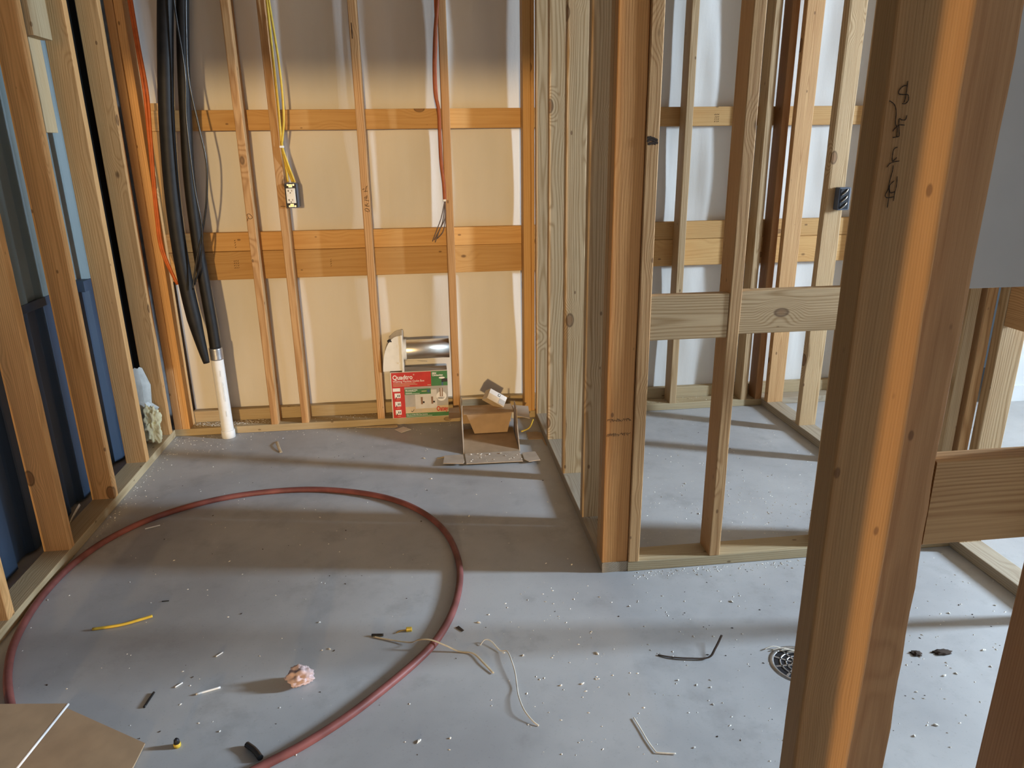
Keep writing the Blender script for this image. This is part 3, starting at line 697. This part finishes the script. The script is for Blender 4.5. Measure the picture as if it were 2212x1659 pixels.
poly('side_flap', T([(.412, 3.150, .010), (.474, 3.150, .012), (.482, 3.045, .015), (.428, 3.040, .013), (.410, 3.070, .012)]), .003, 'cardgrey', t, (0, 0, 1))
poly('inner_flap', T([(.170, 3.475, .096), (.402, 3.475, .096), (.372, 3.425, .012), (.205, 3.425, .012)]), .003, 'card', t, (0, -1, 0))
poly('inner_shelf', T([(.155, 3.478, .096), (.412, 3.478, .096), (.412, 3.600, .098), (.155, 3.600, .098)]), .003, 'card', t, (0, 0, 1))
poly('ear_flap', T([(.078, 3.445, .088), (.138, 3.445, .092), (.138, 3.600, .094), (.086, 3.600, .090)]), .003, 'card', t, (0, 0, 1))
poly('ear_flap', T([(.418, 3.430, .094), (.484, 3.395, .088), (.500, 3.570, .090), (.418, 3.590, .094)]), .003, 'cardgrey', t, (0, 0, 1))
poly('back_panel', T([(.155, 3.602, .002), (.412, 3.602, .002), (.412, 3.602, .098), (.155, 3.602, .098)]), .003, 'card', t, (0, -1, 0))
t = empty('small_carton', (.300, 3.535, .104)); tag(t, 'small white and tan printed carton tipped over inside the cardboard box', 'carton')
t.rotation_euler = (math.radians(-32), math.radians(34), math.radians(6))
box('carton_body', (-.052, .052), (-.03, .03), (.028, .084), 'ctan', t, .001); box('white_label', (-.052, .050), (-.0308, -.0298), (.060, .084), 'clight', t)
box('white_top', (-.052, .052), (-.03, .03), (.0838, .0846), 'carton', t); box('dark_patch', (.014, .050), (-.0314, -.0304), (.034, .058), 'cgrey', t); box('printed_ring', (-.002, .012), (-.0316, -.0306), (.066, .079), 'cblack', t); box('printed_ring', (.001, .009), (-.0320, -.0312), (.069, .076), 'cwhite', t)

# ------------------------------------------------------------------ red PEX loop
RING = [(-1.045,1.54),(-1.097,1.639),(-1.164,1.748),(-1.215,1.846),(-1.262,1.974),(-1.292,2.141),(-1.296,2.293),(-1.278,2.434),(-1.225,2.583),(-1.115,2.729),(-.939,2.843),(-.745,2.896),(-.515,2.894),(-.296,2.822),(-.14,2.715),(-.029,2.573),(.035,2.42),(.064,2.248),(.061,2.104),(.032,1.954),(-.019,1.825),(-.079,1.735),(-.165,1.636),(-.254,1.545),(-.347,1.469),(-.426,1.42),(-.517,1.363),(-.607,1.326),(-.72,1.30)]
o = tube('pex_pipe_coil', [(x, y, .0118) for x, y in RING], .0115, 'pex', None, 12, 8)
tag(o, 'dusty red plastic water pipe lying in a wide loop on the concrete', 'pipe')

# ------------------------------------------------------------------ cardboard at the lower left
o = poly('cardboard_flap', [(-.989, 1.680, .003), (-.742, 1.528, .003), (-.744, 1.459, .003), (-.775, 1.28, .003), (-1.08, 1.25, .003)], .004, 'card', None, (0, 0, 1))
tag(o, 'flat brown cardboard sheet lying on the floor beneath the white-edged panel', 'cardboard')
t = empty('cardboard_carton', (-.95, 1.45, .0)); tag(t, 'brown cardboard carton with a bright white edge beside the sill plate', 'cardboard')
c4 = [(-1.135, 1.585), (-.911, 1.557), (-.938, 1.340), (-1.16, 1.33)]
poly('carton_body', [((x+.95-.20)*.55, (y-1.45)*.6-.03, .008) for x, y in c4], .106, 'card', t, (0, 0, 1))
poly('lid_panel', [(x+.95, y-1.45, .115) for x, y in c4], .006, 'card', t, (0, 0, 1))
tube('foam_edge', [(-.911+.95, 1.557-1.45, .119), (-.938+.95, 1.340-1.45, .1185)], .003, 'cardedge', t, 8, 1, raw=True)

# ------------------------------------------------------------------ floor drain
t = empty('floor_drain', (.985, 1.59, 0)); tag(t, 'round perforated floor drain partly hidden by the near post', 'drain')
lathe('drain_rim', [(.078, -.002), (.078, .002), (.069, .0025), (.066, -.001)], 'foil', t, 36, caps=False)
lathe('drain_well', [(.068, -.001), (.068, .0008)], 'dark', t, 36)
for k in range(10):
    a = 2*math.pi*k/10
    b_ = box('grate_bar', (.006, .067), (-.0028, .0028), (.0006, .0024), 'foil', t); b_.rotation_euler = (0, 0, a)
    c, s = math.cos(a), math.sin(a); b_.location = (.0365*c, .0365*s, .0015)
for rr in (.018, .034, .050): lathe('grate_ring', [(rr+.002, .0006), (rr+.002, .0024), (rr-.002, .0024), (rr-.002, .0006)], 'foil', t, 30, caps=False)
for k in range(5):
    x0 = -.07+.02*k; tube('paper_shred', [(x0, .07-.006*k, .004), (x0+.03, .075-.01*k, .008), (x0+.06, .062-.008*k, .004)], .0022, 'string', t, 5, 4, flat=.35)

# ------------------------------------------------------------------ corner leftovers on the left
def lump(name, c, size, mat, seed, amp=.35, sub=4, label=None, cat=None, group=None, freq=1.6):
    bm = bmesh.new(); bmesh.ops.create_icosphere(bm, subdivisions=sub, radius=1)
    for v in bm.verts:
        n1 = mnoise.noise(v.co*freq+Vector((seed, seed*2.3, 0)))+.5*mnoise.noise(v.co*freq*2.7+Vector((0, seed, 3)))
        q = v.co*(1+amp*n1); v.co = Vector((q.x*size[0], q.y*size[1], q.z*size[2]))
    lo_ = min(v.co.z for v in bm.verts)
    for v in bm.verts: v.co.z -= lo_
    o = bm_obj(name, bm, mat, None, True); o.location = c
    if label: tag(o, label, cat, group)
    return o
lump('insulation_tuft', (-1.350, 3.475, .0385), (.040, .045, .082), 'fluff', 3.3, .55, 5, 'fluffy pale yellow insulation tuft stuffed between two studs on the sill', 'insulation', freq=2.2)
bm = bmesh.new()
grid = [[(-1.40, 3.49, .41), (-1.385, 3.545, .40)], [(-1.40, 3.47, .33), (-1.365, 3.56, .31)], [(-1.395, 3.47, .25), (-1.37, 3.55, .22)], [(-1.39, 3.46, .19), (-1.345, 3.565, .19)], [(-1.395, 3.45, .13), (-1.385, 3.56, .14)], [(-1.398, 3.45, .04), (-1.392, 3.565, .04)]]
rows = []
for rw in grid:
    a, b = Vector(rw[0]), Vector(rw[1]); rows.append([bm.verts.new(a.lerp(b, k/5)+Vector((.006*((k*7) % 3-1), 0, .006*((k*5) % 3-1)))) for k in range(6)])
for i in range(len(rows)-1):
    for k in range(5): bm.faces.new((rows[i][k], rows[i][k+1], rows[i+1][k+1], rows[i+1][k]))
o = bm_obj('plastic_film', bm, 'poly', None); md = o.modifiers.new('thickness', 'SOLIDIFY'); md.thickness = .001
tag(o, 'crumpled cloudy plastic film above the yellow insulation tuft', 'plastic film')
o = box('black_strip', (-1.438, -1.43), (3.585, 3.735), (.0, 2.5), 'flatblack', None, .001)  # near-black strip over the full height of the corner
tag(o, 'black strip running up the corner beside the siding', 'membrane')
o = tube('paper_scrap', [(-1.425, 2.70, .001), (-1.42, 2.74, .030), (-1.415, 2.80, .055)], .008, 'string', None, 6, 5, flat=.15, up=(1, 0, 0)); tag(o, 'pale curled scrap leaning behind the sill plate', 'scrap')

# ------------------------------------------------------------------ scraps on the floor
S = lambda name, pts, r, mat, label, cat, flat=1., up=None, sub=6, grp=None: tag(tube(name, pts, r, mat, None, 8, sub, flat=flat, up=up), label, cat, grp)
S('yellow_cable_offcut', [(-1.064,2.024,.0045),(-.986,2.032,.006),(-.937,2.049,.007),(-.901,2.063,.0085)], .0045, 'yellow', 'curved yellow cable offcut inside the red pipe loop', 'cable scrap')
S('white_rod_offcut', [(-.668,1.692,.003),(-.609,1.711,.003)], .0028, 'pvc', 'white plastic rod scrap near the pink foam', 'scrap')
S('white_rod_offcut', [(-1.126,2.656,.003),(-1.077,2.678,.003)], .0026, 'pvc', 'white plastic rod scrap beside the far left of the red pipe', 'scrap')
S('white_rod_offcut', [(-.733,1.729,.002),(-.718,1.745,.002)], .0018, 'pvc', 'tiny white splinter beside the larger white rod scrap', 'scrap')
S('white_rod_offcut', [(-.655,1.845,.002),(-.640,1.862,.002)], .0018, 'pvc', 'tiny white splinter behind the white rod scrap', 'scrap')
S('black_tube_offcut', [(-.79,1.66,.003),(-.783,1.715,.003)], .003, 'blackcord', 'thin black plastic offcut near the cardboard sheet', 'scrap')
S('black_tube_offcut', [(-.491,1.489,.008),(-.468,1.468,.008),(-.449,1.442,.008)], .0075, 'blackcord', 'short thick black tube offcut at the front of the red pipe', 'scrap')
S('black_tube_offcut', [(-.214,1.880,.004),(-.179,1.876,.004)], .004, 'blackcord', 'small black offcut touching the tip of a paper strip', 'scrap')
S('black_tube_offcut', [(-.902,2.150,.002),(-.88,2.150,.002)], .0016, 'blackcord', 'tiny dark sliver behind the yellow cable offcut', 'scrap')
S('paper_strip', [(-.209,1.874,.003),(-.148,1.846,.004),(-.096,1.822,.010),(-.073,1.806,.029),(-.04,1.798,.032),(.0,1.785,.020),(.04,1.772,.004),(.082,1.756,.004),(.109,1.709,.005),(.132,1.667,.003)], .0034, 'paper', 'bent tan paper strip passing across the red pipe', 'paper strip', .25, (0, 0, 1))
S('string_strip', [(.105,1.792,.002),(.120,1.805,.010),(.138,1.797,.009),(.16,1.759,.004),(.179,1.745,.010),(.187,1.7,.012),(.191,1.651,.010),(.19,1.605,.006),(.189,1.562,.010),(.196,1.51,.012),(.213,1.476,.006),(.227,1.461,.002)], .0019, 'string', 'wavy twisted pale string curling over the open floor', 'string', .6)
S('string_strip', [(.471,1.455,.003),(.478,1.414,.003),(.484,1.375,.003),(.492,1.344,.003),(.498,1.338,.003),(.539,1.329,.003)], .0018, 'string', 'sharply bent white string scrap at the front of the floor', 'string', .6)
S('bark_strip', [(.607,1.681,.002),(.64,1.664,.004),(.69,1.651,.005),(.743,1.646,.006),(.773,1.672,.014),(.808,1.713,.024)], .0034, 'bark', 'curled dark bark strip lifting at one end', 'bark strip', .3, (0, 0, 1))
S('paper_strip', [(-.781,3.49,.003),(-.768,3.44,.010),(-.752,3.39,.008),(-.736,3.349,.002)], .007, 'paper', 'short curled paper strip in front of the back sill plate', 'paper strip', .2, (0, 0, 1))
S('yellow_cable_offcut', [(.442,3.400,.02),(.488,3.445,.02),(.515,3.495,.045)], .004, 'yellow', 'pale yellow cable end beside the opened cardboard box', 'cable scrap')
o = lump('pink_foam_scrap', (-.393, 1.700, 0), (.034, .026, .024), 'pink', 5.2, .5, 4, 'torn pink foam scrap inside the red pipe loop', 'foam scrap', freq=1.9)
t = empty('wire_nut', (-.662, 1.514, 0)); tag(t, 'dark and yellow wire connector standing on the floor', 'connector')
lathe('yellow_skirt', [(.008, 0), (.009, .003), (.0085, .010), (.0075, .011)], 'yellow', t, 14); lathe('dark_cap', [(.0075, .0105), (.0062, .020), (.003, .024)], 'dark', t, 14)
t = empty('yellow_connector', (-.108, 1.89, 0)); tag(t, 'small yellow connector with a bare tail behind the paper strip', 'connector')
box('connector_body', (-.004, .014), (-.006, .006), (0, .011), 'yellow', t, .002); tube('bare_tail', [(-.004, 0, .005), (-.02, -.004, .006), (-.034, -.008, .002)], .0016, 'brass', t, 6, 4)
def flat_scrap(name, pts, mat, label, cat, th=.0015):
    return tag(poly(name, pts, th, mat, None, (0, 0, 1)), label, cat)
flat_scrap('cardboard_scrap', [(.470,3.43,.001),(.530,3.43,.001),(.545,3.35,.001),(.532,3.33,.001),(.468,3.335,.001)], 'card', 'torn cardboard square beside the middle wall sill', 'cardboard scrap')
flat_scrap('cardboard_scrap', [(.5335,3.42,.001),(.545,3.41,.004),(.546,3.24,.001),(.5385,3.26,.001),(.536,3.33,.001)], 'card', 'narrow torn cardboard sliver along the middle wall sill', 'cardboard scrap')
flat_scrap('wood_shim', [(-.40,3.63,.001),(-.19,3.632,.004),(-.185,3.600,.003),(-.20,3.598,.002)], 'chip', 'long thin wood shim against the sill under the printed carton', 'shim')
flat_scrap('paper_scrap', [(-.20,3.565,.002),(-.155,3.590,.006),(-.115,3.555,.002),(-.165,3.515,.002)], 'carton', 'crumpled pale paper scrap in front of the printed carton', 'paper scrap')
flat_scrap('wood_sliver', [(.038,1.885,.001),(.047,1.890,.002),(.062,1.868,.001),(.056,1.863,.001)], 'bark', 'dark wood sliver beside the red pipe', 'wood sliver')
flat_scrap('wood_sliver', [(.01,3.165,.001),(.05,3.185,.003),(.09,3.185,.001),(.05,3.175,.001)], 'chip', 'pale splinter next to the cardboard box flap', 'wood sliver')
for k, (x, y, l_) in enumerate(((1.412, 1.583, 'larger dark bark patch on the floor beyond the near post'), (1.337, 1.587, 'smaller dark bark patch next to the larger one'))):
    lump('bark_patch', (x, y, 0), (.026-.012*k, .012, .0025), 'bark', 2.+k, .6, 3, l_, 'bark', freq=2.)
# pale crumbs that can be told apart
CR = [(.689,1.475),(.673,1.55),(.629,1.574),(.368,1.596),(.309,1.597),(.144,1.937),(.11,1.901),(.004,1.451),(-.073,1.451),(-.379,1.969),(-.354,1.834),(-.333,1.837),(-.571,1.55),(.436,1.712),(.224,1.732),(.59,1.919),(.59,1.343),(.707,1.536),(1.027,2.475),(1.065,2.742),(1.038,3.046),(.918,1.899),(1.557,1.749),(1.536,1.576),(1.506,1.511),(1.24,1.447),(1.213,1.332),(1.137,1.307),(1.354,1.494),(1.392,1.498),(1.727,1.767),(.123,2.585),(.456,2.182),(-.05,3.18),(-.02,2.95)]
protos = []
for k in range(5):
    bm = bmesh.new(); bmesh.ops.create_icosphere(bm, subdivisions=2, radius=1)
    for v in bm.verts:
        q = v.co*(1+.5*mnoise.noise(v.co*1.7+Vector((k*3.1, 0, 0)))); v.co = Vector((q.x*.0042*(1+.5*(k % 2)), q.y*.0026, q.z*.0022+.0016))
    me = bpy.data.meshes.new('crumb'); bm.to_mesh(me); bm.free(); me.materials.append(M['crumb']); protos.append(me)
for i, (x, y) in enumerate(CR):
    o = bpy.data.objects.new('plaster_crumb', protos[i % 5]); COL.objects.link(o); o.location = (x, y, 0); o.rotation_euler = (0, 0, random.uniform(0, 6.28)); s = random.uniform(.7, 1.25); o.scale = (s, s, s)
    tag(o, 'small pale crumb of wood or plaster lying on the concrete', 'crumb', 'larger crumbs on the floor')
# fine sawdust and chips: nobody could count it
def scatter(name, spots, mat, label, z=0., s0=.0009, s1=.0026):
    vs, fs = [], []
    for (n, fx, fy) in spots:
        for _ in range(n):
            x, y = fx(), fy(); s = random.uniform(s0, s1); a = random.uniform(0, 6.28); e = random.uniform(1, 2.6)
            b = len(vs); c_, d_ = math.cos(a), math.sin(a)
            for (u, v, w) in ((e, 0, .1), (-e*.8, .3, .1), (-.1, 1, .1), (.1, -1, .1), (0, .1, 1.)):
                vs.append((x+s*(u*c_-v*d_), y+s*(u*d_+v*c_), z+s*w))
            fs += [(b, b+2, b+4), (b+2, b+1, b+4), (b+1, b+3, b+4), (b+3, b, b+4)]
    me = bpy.data.meshes.new(name); me.from_pydata(vs, [], fs); me.update()
    o = link(name, me, mat); tag(o, label, 'debris', kind='stuff')
    return o
U, G = random.uniform, random.gauss
scatter('floor_sawdust', [(260, lambda: U(-1.28, .5), lambda: U(1.3, 3.63)), (110, lambda: U(-1.3, .4), lambda: 3.63-abs(G(0, .05))), (150, lambda: -1.305+abs(G(0, .03)), lambda: U(2.4, 3.63)), (60, lambda: U(-1.28, -1.0), lambda: U(3.4, 3.63)),
    (300, lambda: U(.66, 1.80), lambda: U(2.22, 3.62)), (240, lambda: G(1.25, .22), lambda: G(2.5, .13)), (380, lambda: U(.2, 1.85), lambda: U(1.25, 2.10)), (160, lambda: U(.66, 1.45), lambda: 2.105-abs(G(0, .02))), (150, lambda: U(1.0, 3.0), lambda: U(1.2, 3.3))],
    'crumb', 'fine pale sawdust strewn over the concrete floor')
scatter('sill_sawdust', [(260, lambda: U(-1.22, -.85), lambda: U(3.665, 3.73)), (60, lambda: U(-.64, .1), lambda: U(3.65, 3.73)), (60, lambda: U(.68, 1.7), lambda: U(3.65, 3.73))], 'crumb', 'pale sawdust heaped along the top of the back sill plate', .0385)
scatter('dark_grit', [(90, lambda: U(-1.2, 1.7), lambda: U(1.3, 3.5)), (60, lambda: U(.7, 1.7), lambda: U(1.3, 2.1))], 'bark', 'dark specks of grit on the concrete floor', 0., .001, .0028)
scatter('flap_sawdust', [(26, lambda: U(.16, .40), lambda: U(3.07, 3.17))], 'crumb', 'pale crumbs lying on the cardboard box flap', .0125, .0015, .004)
